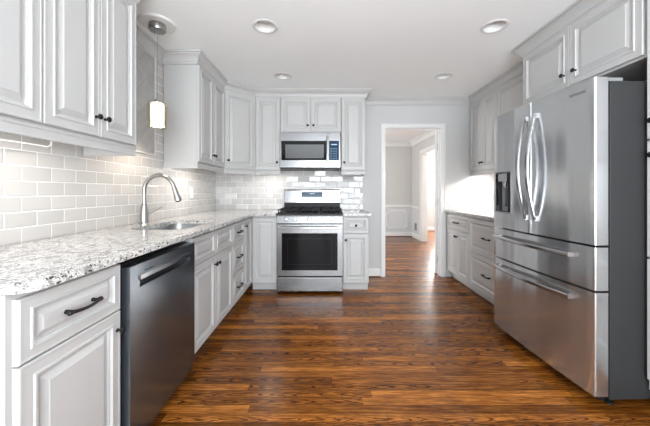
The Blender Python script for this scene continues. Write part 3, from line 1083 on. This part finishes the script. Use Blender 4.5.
def fhandle_h(b, z):
    xs = [.055 + .715 * i / 24 for i in range(25)]
    b.ribbon([(x, bow(x) - .030 - .022 * math.cos((i / 24 * 2 - 1) * PI / 2), z - .012 * math.cos((i / 24 * 2 - 1) * PI / 2) * 0) for i, x in enumerate(xs)], (0, 0, 1), .012, .0085)
    for x in (.062, .763):
        b.box(x - .012, x + .012, bow(x) - .032, bow(x) - .0005, z - .012, z + .012)
    return b


mid = FW / 2
Z1, Z2, Z3, ZT = .066, .628, .872, 1.782
dL = fdoor(.002, mid - .0018, Z3 + .006, ZT, 1, 0).to('door', M['steelz'], t)
# cut the dispenser recess
dx0, dx1, dza, dzb = .050, .235, 1.000, 1.322
cut = B().box(dx0, dx1, -.2, -.030, dza, dzb).to('cutter', M['dgrey'])
dL.data.materials.append(M['dgrey'])
cut.parent = t
bm_ = dL.modifiers.new('cut', 'BOOLEAN'); bm_.object = cut; bm_.operation = 'DIFFERENCE'; bm_.solver = 'EXACT'
bpy.context.view_layer.update()
me = bpy.data.meshes.new_from_object(dL.evaluated_get(bpy.context.evaluated_depsgraph_get()))
dL.modifiers.clear()
dL.data = me
me.name = 'door'
bpy.data.objects.remove(cut)
me.set_sharp_from_angle(angle=math.radians(32))
disp = B().box(dx0 + .001, dx1 - .001, -.0315 - .004, -.0305, dza + .001, dzb - .001).to('dispenser_recess', M['mgrey'], dL, smooth=False)
b = B()
yf = bow(.14) - .003
for a, c, e_, f in ((dx0 - .006, dx0 + .004, dza - .006, dzb + .006), (dx1 - .004, dx1 + .006, dza - .006, dzb + .006), (dx0 + .004, dx1 - .004, dzb - .004, dzb + .006), (dx0 + .004, dx1 - .004, dza - .006, dza + .006)):
    b.box(a, c, min(bow(dx0), yf) - .001, bow(dx0) + .02, e_, f)
b.to('dispenser_frame', M['bright'], dL, smooth=False)
b = B().box(dx0 + .025, dx1 - .05, -.084, -.036, dzb - .075, dzb - .012)
b.lathe([(.018, 0), (.014, -.03), (.012, -.045)], (dx0 + .08, -.062, dzb - .075), 'z', 14)
b.to('ice_chute', M['bright'], dL, smooth=True)
B().box(dx0 + .055, dx0 + .11, -.050, -.036, dza + .05, dzb - .13).to('paddle', M['black'], dL, smooth=False, bevel=.004)
B().box(dx1 - .046, dx1 - .006, -.080, -.0356, dza + .01, dzb - .012).to('dispenser_column', M['black'], dL, smooth=False)
B().box(dx0 + .004, dx1 - .05, -.088, -.036, dza + .0015, dza + .010).to('drip_tray', M['black'], dL, smooth=False)

dR = fdoor(mid + .0018, FW - .002, Z3 + .006, ZT, 0, 1).to('door', M['steelz'], t)


def vhandle(x):
    b = B()
    n = 22
    pts = []
    for i in range(n + 1):
        u = -1 + 2 * i / n
        pts.append((x, bow(x) - .012 - .052 * math.cos(u * PI / 2), 1.330 + u * .355))
    b.ribbon(pts, (1, 0, 0), .0125, .009)
    for u in (-1, 1):
        b.box(x - .0125, x + .0125, bow(x) - .02, bow(x) - .0005, 1.330 + u * .345 - .016, 1.330 + u * .345 + .016)
    return b


vhandle(mid - .045).to('handle', M['bright'], dL)
vhandle(mid + .045).to('handle', M['bright'], dR)
xl = .795
text('logo', 'SAMSUNG', .022, M['logo'], dR, (xl, bow(xl) - .0012, 1.722), (PI / 2, 0, math.atan2(bow(xl + .03) - bow(xl - .03), .06)))
d1 = fdoor(.002, FW - .002, Z2 + .006, Z3 - .006, 1, 1).to('drawer', M['steelz'], t)
fhandle_h(B(), .803).to('handle', M['bright'], d1)
d2 = fdoor(.002, FW - .002, Z1, Z2 - .006, 1, 1).to('drawer', M['steelz'], t)
fhandle_h(B(), .562).to('handle', M['bright'], d2)
B().box(.012, FW - .012, -.0035, .0095, .07, 1.765).to('gasket', M['black'], t, smooth=False)

# ------------------------------------------------------------------ recessed lights
def can():
    t = thing('recessed_light', '', 'ceiling light', (0, 0, CZ))
    B().lathe([(.0775, .004), (.0775, -.003), (.084, -.006), (.098, -.004), (.101, -.0005), (.090, -.0005)], n=36, caps=False).to('trim_ring', M['trim'], t)
    B().lathe([(.0775, .0045), (.072, .035), (.066, .075), (.066, .098)], n=32, caps=False).to('baffle', M['white'], t)
    B().lathe([(.066, .0985), (.060, .060), (.052, .050), (.03, .044), (.004, .042)], n=28).to('lens', M['lens'], t)
    return t


c0 = can()
spots = [(-.47, 2.23, 'round recessed ceiling light, front row on the pendant side'), (1.30, 2.23, 'round recessed ceiling light above the front of the refrigerator'),
         (-.475, 3.19, 'small round recessed ceiling light in front of the range'), (1.297, 3.19, 'small round recessed ceiling light in front of the doorway')]
for i, (x, y, lab) in enumerate(spots):
    o = c0 if i == 0 else copy_tree(c0)
    o.location = (x, y, CZ)
    tag(o, lab, 'ceiling light', 'recessed ceiling lights')

# ------------------------------------------------------------------ pendant over the sink
t = thing('pendant_light', 'lit pendant light with amber glass cylinder hanging over the sink', 'pendant light', (-1.275, 2.185, 0))
B().lathe([(.128, CZ - .0005), (.128, CZ - .006), (.120, CZ - .013), (.095, CZ - .016), (.06, CZ - .012)], n=36).to('medallion', M['trim'], t)
B().lathe([(.058, CZ - .0125), (.060, CZ - .020), (.060, CZ - .052), (.056, CZ - .060), (.006, CZ - .061)], n=28).to('canopy', M['nickel'], t)
B().tube([(0, 0, CZ - .0605), (0, 0, 1.862)], .0022, 8).to('cord', M['mgrey'], t)
B().lathe([(.020, 1.8335), (.022, 1.842), (.020, 1.858), (.006, 1.866)], n=18).to('cap', M['nickel'], t)
b = B().lathe([(.066, 1.648), (.066, 1.832)], n=32, caps=False)
o = b.to('glass_cylinder', M['amber'], t)
md = o.modifiers.new('thickness', 'SOLIDIFY'); md.thickness = .0015
B().lathe([(.046, 1.660), (.046, 1.825), (.040, 1.833), (.012, 1.8333)], n=28, caps=False).to('shade', M['shade'], t)
l = bpy.data.lights.new('pendant_bulb', 'POINT'); l.energy = 9; l.color = (1, .86, .68); l.shadow_soft_size = .02
o = bpy.data.objects.new('pendant_bulb', l); COL.objects.link(o); o.location = (-1.275, 2.185, 1.70)

# ------------------------------------------------------------------ under-cabinet lights
def bar_light(label, loc, rotz, L, power, z=UZ0):
    t = thing('under_cabinet_light', label, 'light', (loc[0], loc[1], z), rotz)
    b = B().box(0, L, 0, .045, -.016, -.0008)
    b.to('housing', M['white'], t, smooth=False, bevel=.002)
    B().box(.01, L - .01, .006, .039, -.0172, -.0163).to('diffuser', M['led'], t, smooth=False)
    a = area('under_cabinet_lamp', (0, 0, 0), (0, 0, 0), L * .95, .03, power, (1, .95, .89))
    a.parent = t
    a.location = (L / 2, .022, -.019)
    return t


bar_light('under-cabinet light bar below the nearest left wall cabinet', (-1.24, .95, 0), R90, .60, 1.5, 1.447)
bar_light('under-cabinet light bar below the wall cabinet right of the sink', (-1.24, 2.75, 0), R90, .50, 2.4, 1.438)
bar_light('under-cabinet light bar left of the microwave', (-.84, 3.70, 0), 0, .24, 1.1)
bar_light('under-cabinet light bar over the right worktop', (2.06, 3.80, 0), -R90, .9, 11)

# cable drooping under the nearest wall cabinet
pts = [(-1.36, .98, 1.431), (-1.37, 1.06, 1.398), (-1.38, 1.16, 1.388), (-1.39, 1.26, 1.390), (-1.395, 1.36, 1.392), (-1.40, 1.45, 1.392), (-1.40, 1.47, 1.402), (-1.40, 1.475, 1.4465)]
o = B().tube(pts, .0028, 8).to('light_cable', M['white'])
tag(o, 'thin white cable drooping under the nearest left wall cabinet', 'cable')

# ------------------------------------------------------------------ outlets
def plate(label, loc, rotz):
    t = thing('wall_outlet', label, 'outlet', loc, rotz, 'white wall outlets')
    pl = B().panel(-.0365, .0365, -.06, .06, [(0, -.0003), (0, -.004), (.004, -.006)]).to('cover_plate', M['white'], t, smooth=False)
    for z in (-.026, .026):
        s = B().box(-.014, .014, -.0075, -.0061, z - .017, z + .017).to('socket', M['white'], t, smooth=False, bevel=.001)
        B().box(-.007, -.005, -.0081, -.0076, z - .006, z + .008).box(.005, .007, -.0081, -.0076, z - .006, z + .008).to('slot', M['dgrey'], s, smooth=False)
    return t


plate('white outlet on the tiled left wall near the corner', (WL + .0082, 3.22, 1.148), R90)
plate('white outlet on the back wall tile left of the range', (-.765, WB - .0082, 1.145), 0)
plate('white outlet on the back wall tile right of the range', (.425, WB - .0082, 1.145), 0)

# small wall register low on the dining room's right wall
t = thing('wall_register', 'small grey air register low on the dining room wall', 'vent', (DX1 - .0065, 7.13, .29), -R90)
B().panel(-.08, .08, -.09, .09, [(0, -.0003), (0, -.005), (.006, -.008), (.016, -.008), (.017, -.003)]).to('frame', M['mgrey'], t, smooth=False)
b = B()
for i in range(7):
    b.box(-.058, .058, -.0075, -.0032, -.065 + i * .02, -.055 + i * .02)
b.to('louvre', M['mgrey'], t, smooth=False)
